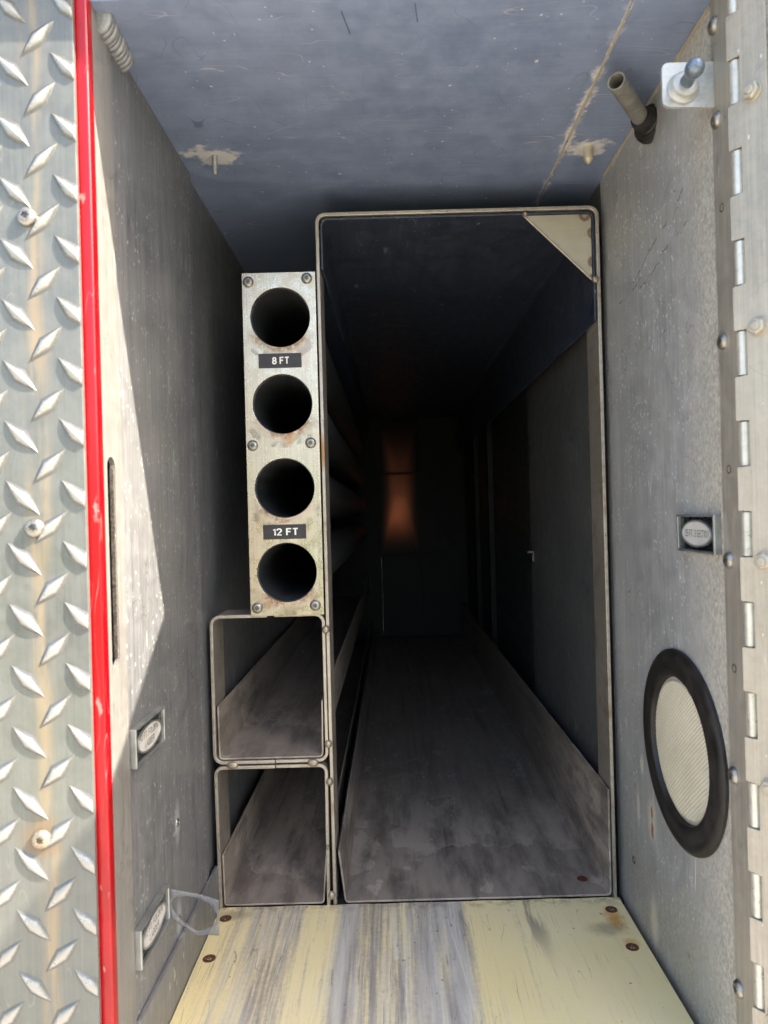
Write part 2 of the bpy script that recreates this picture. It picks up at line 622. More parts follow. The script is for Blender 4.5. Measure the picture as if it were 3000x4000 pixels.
def ex_pole(n, col, ro, me):
    rust = None
    R = random.Random(5)
    ms, dk = [], []
    for cz in (179, 101.5, 26.3, -49.2):
        q = n.wob(.007, 180, 3)
        d = n.vm('LENGTH', n.sc(n.vm('SUBTRACT', q, (-.095, .64, cz * MM)), 1, 0, 1))
        ring = n.math('MULTIPLY', n.mr(d, .036, .027), n.mr(n.xyz(n.P)[2], (cz - 8) * MM, (cz - 22) * MM))
        ms.append(ring)
        dk.append(n.math('MULTIPLY', n.math('MULTIPLY', n.mr(d, .040, .0395), n.mr(d, .0300, .036)),
                         n.mr(n.xyz(n.P)[2], (cz - 10) * MM, (cz - 20) * MM)))
    m = n.maxm(ms)
    g = n.noise(n.P, 420, 5, .7)
    ru = n.ramp(g, [(.38, lin(92, 66, 48)), (.52, lin(150, 110, 70)), (.66, lin(222, 216, 196))])
    col = n.mix(n.math('MULTIPLY', m, n.mr(n.noise(n.P, 75, 4), .36, .6, .1, .9)), col, ru)
    col = n.mix(n.math('MULTIPLY', n.maxm(dk), n.mr(n.noise(n.P, 60, 3), .45, .6, 0, .55)), col, lin(96, 86, 80))
    o = n.maxm([n.blot(n.wob(.007, 180, 3), (-90, 640, 70), 9, .3, (1, 1, .8)), n.blot(n.wob(.007, 180, 3), (-84, 640, 72), 7, .3),
                n.blot(n.wob(.007, 180, 3), (-112, 640, -77), 8, .3, (.7, 1, 1.3))])
    col = n.mix(n.math('MULTIPLY', o, .85), col, lin(178, 106, 30))
    # warm reflected tone put into the colour as random patches
    t = n.mr(n.noise(n.sc(n.P, 1, 1, .6), 18, 3), .42, .68)
    col = n.mix(n.math('MULTIPLY', t, .35), col, lin(196, 160, 132))
    dots = specks(n, n.P, 330, .06, .3, (1, 1, 1))
    col = n.mix(n.math('MULTIPLY', dots, .7), col, lin(60, 50, 44))
    return col, n.math('ADD', ro, n.math('MULTIPLY', m, .2)), n.math('SUBTRACT', me, n.math('MULTIPLY', m, .4))


def ex_strap(n, col, ro, me):
    m = n.mr(n.noise(n.P, 55, 5, .65), .5, .72)
    col = n.mix(n.math('MULTIPLY', m, .6), col, lin(140, 112, 88))
    o = n.blot(n.wob(.007, 180, 3), (-61, 640, 58), 11, .2, (1, 1, .5))
    col = n.mix(n.math('MULTIPLY', o, .8), col, lin(168, 112, 50))
    d = specks(n, n.P, 400, .1, .32, (1, 1, 1))
    col = n.mix(n.math('MULTIPLY', d, .5), col, lin(84, 70, 58))
    return col, ro, me


def ex_gusset(n, col, ro, me):
    ms = []
    for x, z in ((182, 266), (189, 250), (189, 224), (189.5, 209)):
        c = (x, 641, z)
        ms.append(n.math('MULTIPLY', n.blot(n.wob(.0015, 300, 3), c, 6.5, .7), n.math('SUBTRACT', 1.15, n.blot(n.wob(.0015, 300, 3), c, 4, .4)), clamp=True))
    col = n.mix(n.math('MULTIPLY', n.maxm(ms), .75), col, lin(112, 74, 52))
    d = specks(n, n.wob(.004, 130, 2), 170, .12, .3, (1, 1, .5))
    col = n.mix(n.math('MULTIPLY', d, .7), col, lin(70, 62, 56))
    return col, ro, me


M = {}
M['wall_l'] = metal('left_wall_aluminium', lin(100, 101, 103), lin(152, 151, 149), .3, .42, 'Z', .45, 24, ex_left, sp=.09, sp_col=lin(206, 206, 204), scr=1.0, mot=.08)
M['wall_r'] = metal('right_wall_aluminium', lin(150, 150, 148), lin(204, 203, 199), .3, .42, 'Z', .3, 24, ex_right, sp=.16, sp_col=lin(248, 246, 238), scr=1.2, mot=.13)
M['jamb'] = metal('jamb_aluminium', lin(114, 111, 107), lin(156, 152, 145), .3, .46, 'Z', .4, 30, sp=.05, scr=.6, mot=.1)
M['leaf'] = metal('jamb_leaf_steel', lin(146, 139, 126), lin(190, 181, 165), .4, .42, 'Z', .35, 45, sp=.04, scr=.6, mot=.12)
M['ceil'] = metal('ceiling_aluminium', lin(118, 134, 164), lin(162, 176, 202), .3, .48, 'X', .08, 14, ex_ceil, sp=.03, sp_scale=230, scr=.7, mot=.16)  # blue cast of hazy light is put into this base colour
M['tread'] = metal('tread_sheet_aluminium', lin(96, 98, 94), lin(128, 129, 123), .4, .38, 'Z', .2, 26, ex_plate_sheet, scr=.15, mot=.14)
def ex_lug(n, col, ro, me):
    # tops rubbed bright by boots
    top = n.mr(n.math('ADD', n.xyz(n.P)[1], n.math('MULTIPLY', n.math('SUBTRACT', n.noise(n.P, 420, 3), .5), .0012)), -.0007, -.0019)
    rib = n.math('SINE', n.math('MULTIPLY', n.xyz(n.P)[0], 5200))
    col = n.mix(n.math('MULTIPLY', top, .8), col, lin(184, 181, 172))
    col = n.mix(n.mr(rib, .2, .9, 0, .22), col, lin(90, 88, 84))
    return col, n.math('SUBTRACT', ro, n.math('MULTIPLY', top, .08)), me


M['lug'] = metal('tread_lug_aluminium', lin(86, 87, 84), lin(124, 124, 119), .45, .38, 'X', .4, 40, ex_lug, mot=.15)
M['dark_alu'] = metal('sooty_dimmed_aluminium', lin(52, 54, 56), lin(80, 80, 78), .3, .45, 'Z', .3, 20, sp=.07, scr=.6, mot=.2)  # soot tone, darkened further to imitate light falling off down the tunnel
M['inner'] = metal('shaded_wall_aluminium', lin(82, 83, 83), lin(122, 121, 118), .3, .45, 'Z', .35, 20, sp=.1, scr=.8, mot=.1)  # darker copy of the right wall metal, shade put into its colour
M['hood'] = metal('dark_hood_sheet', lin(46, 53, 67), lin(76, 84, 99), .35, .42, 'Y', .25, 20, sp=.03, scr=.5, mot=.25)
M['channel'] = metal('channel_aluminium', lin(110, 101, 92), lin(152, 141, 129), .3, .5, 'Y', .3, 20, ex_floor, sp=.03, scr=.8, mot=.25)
M['strap'] = metal('strap_steel', lin(156, 146, 132), lin(206, 196, 180), .6, .38, 'Y', .2, 60, ex_strap, mot=.18)
M['pole'] = metal('pole_plate_steel', lin(182, 172, 152), lin(222, 211, 188), .85, .28, 'Z', .35, 30, ex_pole, mot=.08)
M['gusset'] = metal('gusset_tin', lin(178, 168, 146), lin(214, 204, 182), .4, .42, 'X', .15, 30, ex_gusset, mot=.08)
M['steel'] = metal('stainless_screw', lin(138, 134, 126), lin(182, 178, 168), .85, .34, 'X', .1, 200, mot=.15)
M['recess'] = plain('socket_shadow_steel', lin(120, 112, 102), .45, .6, .25, 600)
M['hinge'] = metal('hinge_leaf_steel', lin(158, 150, 134), lin(204, 196, 178), .45, .42, 'Z', .3, 45, sp=.04, scr=.5, mot=.14)
M['barrel'] = metal('hinge_barrel_steel', lin(196, 192, 178), lin(226, 222, 208), .45, .34, 'Z', .2, 60)
M['weld'] = metal('weld_metal', lin(140, 126, 106), lin(190, 178, 156), .7, .4, 'X', .1, 300)
M['coin'] = metal('aluminium_weld', lin(138, 141, 144), lin(176, 177, 176), .4, .42, 'X', .1, 120)
M['zinc'] = metal('zinc_bracket', lin(160, 162, 158), lin(196, 196, 190), .35, .4, 'X', .1, 60)
M['bluesteel'] = metal('blued_stud', lin(96, 108, 122), lin(140, 150, 160), .6, .38, 'X', .1, 300)
M['tube'] = plain('soft_beige_tube', lin(126, 123, 115), .6, 0, .16, 120)
M['rubber'] = plain('black_rubber', lin(40, 36, 33), .5, 0, .25, 90, .25)
M['black'] = plain('black_enamel', lin(30, 31, 34), .25, 0, .3, 200)
M['chrome'] = plain('chrome_trim', lin(176, 178, 174), .34, .75, .1, 60)
M['oval'] = plain('silver_label', lin(214, 211, 203), .4, .1, .04, 120)
M['ink'] = plain('black_ink', lin(22, 22, 24), .5)
M['tape'] = plain('dark_brown_tape', lin(52, 46, 46), .4, 0, .15, 150)
M['white'] = plain('white_letters', lin(236, 234, 224), .5, 0, .03)
M['tubein'] = metal('pole_tube_inside', lin(40, 42, 45), lin(86, 88, 90), .3, .45, 'Y', .2, 60)
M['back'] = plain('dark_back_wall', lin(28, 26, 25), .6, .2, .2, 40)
M['added_lawn'] = plain('added_lawn_green', lin(66, 82, 40), .9, 0, .25, 5, .3)
M['groundm'] = plain('pale_concrete', lin(158, 153, 145), .85, 0, .12, 3, .3)


def red_paint():
    n = N('red_paint')
    f = n.noise(n.P, 40, 4)
    col = n.mix(n.mr(f, .3, .7), lin(150, 2, 11), lin(166, 3, 14))
    chip = n.math('MULTIPLY', specks(n, n.wob(.004, 130, 2), 160, .06, .2, (1, 1, .3)), 1.0)
    big = n.maxm([n.blot(n.wob(.007, 180, 3), (-169, 407, 8.0), 2.6, .3, (1.6, 1, .3)),
                  n.blot(n.wob(.007, 180, 3), (-170.5, 407, -106), 2.8, .4, (1.5, 1, .4)),
                  n.blot(n.wob(.007, 180, 3), (-172, 407, 186), 2.8, .4, (1, 1, .8))])
    chip = n.math('MAXIMUM', chip, big)
    low = n.math('MULTIPLY', n.mr(n.xyz(n.P)[2], -.15, -.26), specks(n, n.wob(.004, 130, 2), 210, .22, .3, (1, 1, .22)))
    chip = n.math('MAXIMUM', chip, low)
    col = n.mix(n.math('MULTIPLY', chip, .6), col, lin(176, 140, 130))
    hl = n.math('MULTIPLY', hairlines(n, n.sc(n.P, 1, 1, .12), 120, .008), n.mr(n.noise(n.P, 33, 2), .5, .62))
    col = n.mix(n.math('MULTIPLY', hl, .35), col, lin(190, 120, 118))
    col = n.mix(n.mr(n.noise(n.sc(n.P, 1, 1, .4), 70, 4), .5, .75, 0, .3), col, lin(110, 14, 20))
    n.bump(f, .05, .0004)
    return n.out(col, 0.0, .28, Coat_Weight=.15, Coat_Roughness=.12)


M['red'] = red_paint()


def skid_plastic():
    n = N('worn_yellow_plastic')
    z = n.xyz(n.P)
    x = n.math('ADD', z[0], n.math('MULTIPLY', n.math('SUBTRACT', n.noise(n.sc(n.P, 1, .07, 1), 70, 5), .5), .024))
    u = n.mr(x, -.17, .18, 0, 1, smooth=False)
    g = lambda v: (v, v, v)
    t = lambda mm: (mm + 170) / 350
    wear = n.ramp(u, [(0, g(.25)), (t(-150), g(.3)), (t(-135), g(.5)), (t(-105), g(.62)), (t(-92), g(.55)), (t(-80), g(.22)), (t(-64), g(.2)),
                      (t(-48), g(.75)), (t(-22), g(.6)), (t(-4), g(.45)), (t(8), g(.62)), (t(24), g(.75)), (t(42), g(.85)), (t(58), g(.2)),
                      (t(90), g(.1)), (t(160), g(.05))])
    fine = n.noise(n.sc(n.P, 1, .025, 1), 420, 4, .65)
    mid = n.noise(n.sc(n.P, 1, .035, 1), 120, 5, .65)
    grit = n.noise(n.P, 240, 5, .7)
    k = n.math('ADD', wear, n.math('MULTIPLY', n.math('SUBTRACT', mid, .5), 1.3))
    k = n.math('ADD', k, n.math('MULTIPLY', n.math('SUBTRACT', fine, .5), .9))
    k = n.math('ADD', k, n.math('MULTIPLY', n.math('SUBTRACT', grit, .5), .5), clamp=True)
    yel = n.mix(n.noise(n.P, 9, 3), lin(246, 221, 148), lin(250, 234, 190))
    grey = n.mix(n.mr(n.noise(n.sc(n.P, 1, .06, 1), 90, 4), .35, .65), lin(162, 152, 141), lin(210, 202, 188))
    col = n.mix(n.mr(k, .15, .82), yel, grey)
    # darker rubbed lanes and pale gouges
    lane = n.math('MULTIPLY', n.mr(k, .6, 1.0), n.mr(n.noise(n.sc(n.P, 1, .04, 1), 110, 4), .5, .62))
    col = n.mix(n.math('MULTIPLY', lane, .4), col, lin(106, 98, 92))
    lx = n.math('ADD', z[0], n.math('MULTIPLY', n.math('SUBTRACT', n.noise(n.sc(n.P, 1, .2, 1), 60, 4), .5), .012))
    dl = n.math('MULTIPLY', n.mr(n.math('ABSOLUTE', n.math('SUBTRACT', lx, .112)), .012, .002),
                n.math('MULTIPLY', n.mr(z[1], .53, .62), n.mr(n.noise(n.sc(n.P, 1, .1, 1), 150, 4), .42, .58)))
    col = n.mix(n.math('MULTIPLY', dl, .7), col, lin(98, 90, 92))
    P = n.wob(.003, 60)
    pale = n.maxm([n.seg(P, (0, 635, -350), (2, 440, -350), 1.2), n.seg(P, (-8, 640, -350), (-6, 560, -350), 3.0), n.seg(P, (38, 620, -350), (52, 470, -350), .7),
                   n.seg(P, (-118, 600, -350), (-112, 520, -350), .6), n.seg(P, (-98, 590, -350), (-96, 480, -350), .8)])
    col = n.mix(n.math('MULTIPLY', pale, .55), col, lin(232, 228, 212))
    # hairline cracks along the grain
    cr = n.mr(n.noise(n.sc(n.P, 1, .018, 1), 760, 1, .5), .64, .69)
    cr = n.math('MULTIPLY', cr, n.mr(n.noise(n.P, 34, 3), .42, .6))
    sc2 = n.math('MULTIPLY', hairlines(n, n.sc(n.wob(.003, 60), 1, .10, 1), 85, .006), n.mr(n.noise(n.P, 31, 2), .5, .62))
    col = n.mix(n.math('MULTIPLY', n.math('MAXIMUM', n.math('MULTIPLY', cr, n.mr(k, .0, .5, .25, .9)), sc2), .55), col, lin(74, 66, 58))
    # rust bleeding from the screws, grime at the far edge
    rs_ = n.maxm([n.blot(n.wob(.013, 160, 3), (181, 606, -350), 15, .1, (1.3, .6, 1)), n.math('MULTIPLY', n.blot(n.wob(.006, 150, 5), (184, 572, -350), 9, .3), .6)])
    col = n.mix(n.math('MULTIPLY', rs_, .8), col, lin(206, 138, 30))
    di = n.maxm([n.blot(n.wob(.013, 160, 3), (-150, 628, -350), 20, .1, (.7, 1.5, 1)), n.blot(n.wob(.013, 160, 3), (170, 592, -350), 18, .1, (.8, 1.2, 1))])
    ed = n.math('MULTIPLY', n.mr(z[1], .622, .640), n.mr(n.noise(n.P, 130, 4), .4, .65))
    col = n.mix(n.math('MULTIPLY', n.math('MAXIMUM', di, ed), .5), col, lin(112, 100, 84))
    dots = specks(n, n.P, 210, .05, .26, (1, 1, 1))
    col = n.mix(n.math('MULTIPLY', dots, .6), col, lin(80, 66, 48))
    h = n.math('SUBTRACT', n.math('ADD', n.math('MULTIPLY', fine, .5), n.math('MULTIPLY', grit, .5)), cr)
    n.bump(h, .3, .0006)
    return n.out(col, 0.0, n.mr(mid, .3, .7, .38, .6))


M['skid'] = skid_plastic()


def rust_mat():
    n = N('rusted_screw')
    f = n.noise(n.P, 700, 5, .7)
    n.bump(f, .5, .0006)
    return n.out(n.ramp(f, [(.35, lin(62, 36, 24)), (.5, lin(106, 60, 36)), (.66, lin(150, 96, 62))]), .2, .75)


M['rust'] = rust_mat()


def amber():
    n = N('amber_translucent_sheet')
    f = n.noise(n.sc(n.P, 1, 1, .6), 9, 0, .5)
    col = n.ramp(f, [(.3, (.15, .08, .05)), (.48, (.25, .135, .085)), (.7, (.55, .29, .175))])
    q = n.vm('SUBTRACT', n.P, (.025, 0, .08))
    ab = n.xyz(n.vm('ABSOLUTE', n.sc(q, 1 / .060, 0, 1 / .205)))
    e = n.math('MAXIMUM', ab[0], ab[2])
    col = n.mix(n.mr(e, .1, 1.0), col, (.004, .003, .003, 1))  # soft falloff of the glow is painted into the sheet colour
    n.out(lin(44, 34, 28), 0.0, .4)
    tr = n.node('BsdfTranslucent')
    n.put(tr.inputs['Color'], col)
    mx = n.node('MixShader')
    mx.inputs[0].default_value = .7
    n.t.links.new(n.b.outputs[0], mx.inputs[1])
    n.t.links.new(tr.outputs[0], mx.inputs[2])
    n.t.links.new(mx.outputs[0], n.t.nodes['Material Output'].inputs['Surface'])
    return n.m


M['amber'] = amber()


def film():
    n = N('clear_plastic_film')
    f = n.noise(n.P, 120, 3)
    n.out(n.mix(f, lin(120, 121, 124), lin(140, 141, 143)), 0.0, .3)
    n.b.inputs['Alpha'].default_value = 1.0
    n.b.inputs['Transmission Weight'].default_value = 0.0
    tp = n.node('BsdfTransparent')
    tp.inputs['Color'].default_value = (.92, .92, .93, 1)
    mx = n.node('MixShader')
    mx.inputs[0].default_value = .52
    n.t.links.new(n.b.outputs[0], mx.inputs[1])
    n.t.links.new(tp.outputs[0], mx.inputs[2])
    n.t.links.new(mx.outputs[0], n.t.nodes['Material Output'].inputs['Surface'])
    return n.m


M['film'] = film()
M['lens'] = plain('ribbed_lens_plastic', lin(206, 198, 176), .18, 0, .05, 25, .0, Coat_Weight=1.0, Coat_Roughness=.06)

# ------------------------------------------------------------------ the place: ground, body, compartment
LX, RX, TZ, BZ = -168.0, 200.6, 302.0, -350.0
FACE = 409.0
END = 2050.0

ground = MB().box(-60000, 60000, -60000, 60000, -1250, -1200).build('ground', M['groundm'], kind='structure')
MB().box(-60000, 60000, -60000, -3400, -1199, -1196).build('added_lawn', M['added_lawn'], kind='structure')  # unseen strip, added so less light reaches deep into the tunnel

# left wall: jamb strip with a latch slot, then two wall sheets
wall_left = MB().box(LX - 4, LX, 440.5, 620.5, BZ - 22, TZ + 6).build('wall_left', M['wall_l'], kind='structure')
MB().box(LX - 8, LX - 3.5, 622, END + 20, BZ - 8, TZ + 6).build('rear_sheet', M['wall_l'], wall_left)
slot = []
for i in range(13):
    a = math.pi * i / 12
    slot.append((424.6 + 6 * math.cos(a), 33 + 6 * math.sin(a)))
for i in range(13):
    a = math.pi + math.pi * i / 12
    slot.append((424.6 + 6 * math.cos(a), -81 + 6 * math.sin(a)))
MB().slab([[(413.3, BZ - 22), (441.5, BZ - 22), (441.5, TZ + 6), (413.3, TZ + 6)], slot[::-1]],
          lambda u, v, t: (LX + 1.0 - t, u, v), 3.0).build('jamb_strip', M['jamb'], wall_left)
MB().box(LX - 27, LX - 26, 416.5, 436, -96, 47).box(LX - 26, LX - 2.1, 434, 436, -96, 47).box(LX - 26, LX - 2.1, 416, 417, -96, 47).box(LX - 26, LX - 2.1, 417, 434, -96, -94).box(LX - 26, LX - 2.1, 417, 434, 45, 47).build('slot_pocket', M['rubber'], wall_left)
lip = MB()
for i in range(13):
    lip.box(LX - 2.0, LX + .2, 429.5 - (i % 2) * .25, 430.5, -82 + i * 8.8, -82 + i * 8.8 + 8.75)
lip.build('slot_gasket', M['recess'], wall_left)
kick = MB().strap(rounded([(LX + 2.6, BZ + 38), (LX + 2.6, BZ - 7)], 1) if False else [(LX + 3.2, BZ - 7), (LX + 3.2, BZ + 38)], -3.0, 443, 640)
kick.build('kick_angle', M['wall_l'], wall_left, bevel=.6)
for z in (-228, -300):
    y = 536 if z == -228 else 534
    MB().lathe((LX, y, z), (1, 0, 0), [(3.2, 0), (3.0, .6), (2.0, 1.2), (.8, 1.3), (.6, .8), (0.001, .7)], 16).build('sheet_screw', M['steel'], wall_left, smooth=True)

# right wall
wall_right = MB().box(RX, RX + 4, 426.5, 655, BZ - 22, TZ + 6).build('wall_right', M['wall_r'], kind='structure')
MB().box(RX + .6, RX + 4.6, 655.3, 1030, BZ - 22, TZ + 6).build('shaded_sheet', M['inner'], wall_right)  # same wall carried on in the darker metal, as painted shade
MB().box(RX + 14, RX + 18, 1032, END + 20, BZ - 8, TZ + 6).box(RX + 4, RX + 18, 1026, 1032, BZ - 8, TZ + 6).build('rear_sheet', M['dark_alu'], wall_right)
for y in (1480, 1720):
    MB().box(RX + 2, RX + 13.5, y, y + 26, BZ, TZ).build('wall_post', M['back'], wall_right, bevel=1)
for z in (-60,):
    MB().box(RX - 10, RX - .5, 1004, 1018, z, z + 3).box(RX - 3, RX - .4, 1004, 1012, z - 12, z).build('clip', M['recess'], wall_right, bevel=.5)
MB().lathe((RX - .2, 611, -302.6), (-1, 0, 0), [(3.4, -1), (3.2, .3), (1.9, .35), (1.7, -.5), (.01, -.6)], 16).build('rivet', M['recess'], wall_right, smooth=True)

# ceiling: two sheets with a seam
ceiling = MB().box(LX - 8, 151.3, 411, END + 20, TZ, TZ + 4).build('ceiling', M['ceil'], kind='structure')
MB().box(152.6, RX + 20, 411, END + 20, TZ + .5, TZ + 4.5).box(140, 160, 411, END + 20, TZ + 4.6, TZ + 7).build('seam_sheet', M['ceil'], ceiling)
bead = MB()
y = 430
R = random.Random(2)
while y < 640:
    ln = R.uniform(6, 12)
    bead.tube((151.95 + R.uniform(-.3, .3), y, TZ + .2), (151.95 + R.uniform(-.3, .3), y + ln + .4, TZ + .2), R.uniform(.8, 1.3), 8)
    y += ln
bead.build('seam_sealant', M['gusset'], ceiling, smooth=True)
bead = MB()
y = 428
while y < 640:
    ln = R.uniform(8, 16)
    bead.tube((RX - .2, y, TZ - .2), (RX - .2, y + ln + .4, TZ - .2), R.uniform(1.0, 1.6), 8)
    y += ln
bead.build('corner_sealant', M['gusset'], ceiling, smooth=True)

# stacked-coin weld where left wall meets ceiling
wb = MB()
Rw = random.Random(4)
for i in range(10):
    yy = 424 + i * 4.3
    r0 = 9.4 - i * .22 + Rw.uniform(-.5, .5)
    prof = [(r0 - 3, -3.2)] + [(r0 - 1.2 + 2.3 * math.cos(a_), 2.3 * math.sin(a_)) for a_ in [math.radians(-80 + k * 20) for k in range(9)]] + [(r0 - 3, 3.2)]
    ax_ = Vector((.22 + Rw.uniform(-.05, .05), 1, .22 + Rw.uniform(-.05, .05)))
    wb.lathe((LX, yy, TZ), ax_, prof, 40)
wb.build('corner_weld', M['coin'], ceiling, smooth=True)

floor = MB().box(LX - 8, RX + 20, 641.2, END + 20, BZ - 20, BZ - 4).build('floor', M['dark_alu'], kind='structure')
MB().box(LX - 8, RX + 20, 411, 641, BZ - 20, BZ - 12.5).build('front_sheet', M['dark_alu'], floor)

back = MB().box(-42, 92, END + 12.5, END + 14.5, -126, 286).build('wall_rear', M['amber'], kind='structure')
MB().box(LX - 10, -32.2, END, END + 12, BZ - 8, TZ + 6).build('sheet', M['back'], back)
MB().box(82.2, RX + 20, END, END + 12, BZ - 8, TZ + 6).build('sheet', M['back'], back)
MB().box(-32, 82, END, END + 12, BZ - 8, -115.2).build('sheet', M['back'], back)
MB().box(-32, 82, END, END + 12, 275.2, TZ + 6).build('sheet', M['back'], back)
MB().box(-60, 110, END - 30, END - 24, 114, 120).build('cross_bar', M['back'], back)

# painted body round the opening
bodyo = MB()
arc = [(-174.6, 406.6)] + [(-168.6 + 1.8 * math.sin(a), 408.4 - 1.8 * math.cos(a)) for a in [math.pi / 2 * k / 6 for k in range(7)]]
arc += [(-166.8, 413.2), (-200, 413.2), (-200, 420), (-230, 420), (-230, 406.6)]
bodyo.slab([arc], lambda u, v, t: (u, v, -520 + t), 840)
bodyo.build('body_front', M['red'], kind='structure', smooth=True)
body = bpy.data.objects['body_front']
MB().box(-900, -229, 408, 470, -900, 420).build('side_panel', M['red'], body)
MB().box(-228, 420, 407.5, 470, TZ + 6.5, 420).build('header_panel', M['red'], body)
MB().box(-228, 420, 408, 470, -900, BZ - 21).build('sill_panel', M['red'], body)
MB().box(RX + 5, 900, 411.5, 470, BZ - 20, TZ + 6).build('hinge_side_panel', M['jamb'], body)
MB().strap([(-228, 330), (420, 330)], 2.5, 384, 407).build('drip_rail', M['jamb'], body)

# ------------------------------------------------------------------ tread plate
tp = thing('tread_plate', 'bright diamond tread plate covering the body left of the red edge', 'tread plate')
MB().box(-560, -173.2, 402.4, 405.4, -620, 420).build('sheet', M['tread'], tp, bevel=.5)


def lug_mesh():
    b = MB()
    L, W, H = 13.6, 3.2, 2.3
    nx, cr = 10, [(-1.5, -.03), (-1.05, .1), (-.74, .5), (-.2, .96), (.14, 1.0), (.74, .5), (1.05, .1), (1.5, -.03)]
    vs = []
    for i in range(nx + 1):
        t = -1 + 2 * i / nx
        wd = max(.02, (1 - abs(t) ** 1.7)) * (1 + .22 * math.exp(-(t / .16) ** 2))
        hh = max(.05, 1 - abs(t) ** 2.6)
        for c, h in cr:
            vs.append((t * L, -h * H * hh, c * W * wd))
    k = len(cr)
    fs = [(i * k + j, i * k + j + 1, (i + 1) * k + j + 1, (i + 1) * k + j) for i in range(nx) for j in range(k - 1)]
    return b.add(vs, fs)


proto = lug_mesh().build('tread_lug', M['lug'], tp, smooth=True)
first = True
cut_cache = {}
for ci, cx in enumerate((-224.6, -209.0, -193.2, -177.5)):
    down = (ci % 2 == 1)           # leaning like a backslash
    z0 = 188.6 if down else 171.3
    for k in range(-16, 6):
        z = z0 + k * 34.66
        if not -345 < z < 320:
            continue
        if cx == -177.5:
            if 'm' not in cut_cache:
                bm = bmesh.new()
                bm.from_mesh(proto.data)
                bmesh.ops.rotate(bm, verts=bm.verts, cent=(0, 0, 0), matrix=Matrix.Rotation(math.radians(45), 3, 'Y'))
                g = bm.verts[:] + bm.edges[:] + bm.faces[:]
                r = bmesh.ops.bisect_plane(bm, geom=g, plane_co=((-173.3 + 177.5) * MM, 0, 0), plane_no=(1, 0, 0), clear_outer=True)
                ed = [e for e in r['geom_cut'] if isinstance(e, bmesh.types.BMEdge)]
                bmesh.ops.contextual_create(bm, geom=ed)
                me = bpy.data.meshes.new('tread_lug')
                bm.to_mesh(me)
                bm.free()
                me.materials.append(M['lug'])
                cut_cache['m'] = me
            o = bpy.data.objects.new('tread_lug', cut_cache['m'])
            C.objects.link(o)
            o.parent = tp
            o.location = (cx * MM, 402.45 * MM, z * MM)
            continue
        o = proto if first else clone(proto, tp)
        first = False
        o.location = (cx * MM, 402.45 * MM, z * MM)
        o.rotation_euler = (0, math.radians(45 if down else -45) + random.uniform(-.03, .03), 0)
        o.scale = (random.uniform(.96, 1.03), random.uniform(.8, 1.1), random.uniform(.92, 1.06))


# Torx button-head screw, axis along +Z local
def screw_meshes(r):
    k = r / 5.0
    b = MB().lathe((0, 0, 0), (0, 0, 1), [(5 * k, 0), (5 * k, .7 * k), (4.7 * k, 1.5 * k), (3.9 * k, 2.3 * k), (3.1 * k, 2.75 * k), (2.5 * k, 2.85 * k),
                                          (2.4 * k, 1.4 * k)], 32)
    b.f = b.f[:-1]
    star = [((1.85 + .36 * math.cos(6 * a)) * k * math.cos(a), (1.85 + .36 * math.cos(6 * a)) * k * math.sin(a)) for a in [i * math.pi / 24 for i in range(48)]]
    s = MB()
    s.slab([[(2.52 * k * math.cos(i * math.pi / 24), 2.52 * k * math.sin(i * math.pi / 24)) for i in range(48)], star[::-1]],
           lambda u, v, t: (u, v, 2.84 * k - t), 1.0 * k)
    b.v, b.f = b.v + s.v, b.f + [tuple(i + len(b.v) for i in f) for f in s.f]
    f = MB().lathe((0, 0, 1.9 * k), (0, 0, 1), [(2.5 * k, 0), (.01, .15 * k)], 24)
    return b, f


SCREW = {}


def screw(parent, p, axis, r, mat='steel', spin=0.0):
    key = (r, mat)
    if key not in SCREW:
        b, f = screw_meshes(r)
        o = b.build('screw', M[mat], parent, smooth=True)
        q = f.build('socket', M['recess' if mat != 'rust' else 'rust'], o)
        SCREW[key] = (o.data, q.data)
        new = o
    else:
        new = bpy.data.objects.new('screw', SCREW[key][0])
        C.objects.link(new)
        new.parent = parent
        q = bpy.data.objects.new('socket', SCREW[key][1])
        C.objects.link(q)
        q.parent = new
    new.matrix_local = Matrix.Translation(Vector(p) * MM) @ Vector(axis).to_track_quat('Z', 'Y').to_matrix().to_4x4() @ Matrix.Rotation(spin, 4, 'Z')
    return new


for i, (x, z) in enumerate(((-202.0, 174.1), (-202.4, -2.1), (-203.2, -178.5))):
    screw(tp, (x, 402.3, z), (0, -1, .05), 5.4, 'weld' if i == 2 else 'steel', i * .7)

# ------------------------------------------------------------------ ladder rack frame with channels
lf = thing('ladder_rack_frame', 'tall steel hoop with corner gusset round the dark ladder tunnel', 'rack frame')
MB().strap(rounded([(-62, -358), (-62, 274), (194, 274), (194, -358)], 9, 8), 3.2, 640, 678).build('hoop', M['strap'], lf, bevel=.5, smooth=True)
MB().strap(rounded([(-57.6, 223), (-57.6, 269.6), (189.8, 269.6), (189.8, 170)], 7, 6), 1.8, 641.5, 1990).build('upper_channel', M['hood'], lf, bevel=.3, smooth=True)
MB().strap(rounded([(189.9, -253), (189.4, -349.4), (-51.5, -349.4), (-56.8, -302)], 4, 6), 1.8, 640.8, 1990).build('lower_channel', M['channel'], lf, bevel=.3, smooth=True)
MB().slab([[(126, 267.4), (187.6, 267.4), (187.6, 207), (184, 210)]], lambda u, v, t: (u, 643 + t, v), 1.6).build('gusset', M['gusset'], lf, bevel=.3)
MB().tube((126, 642.6, 268), (187.4, 642.6, 207.4), .9, 8).build('gusset_lip', M['strap'], lf, smooth=True)


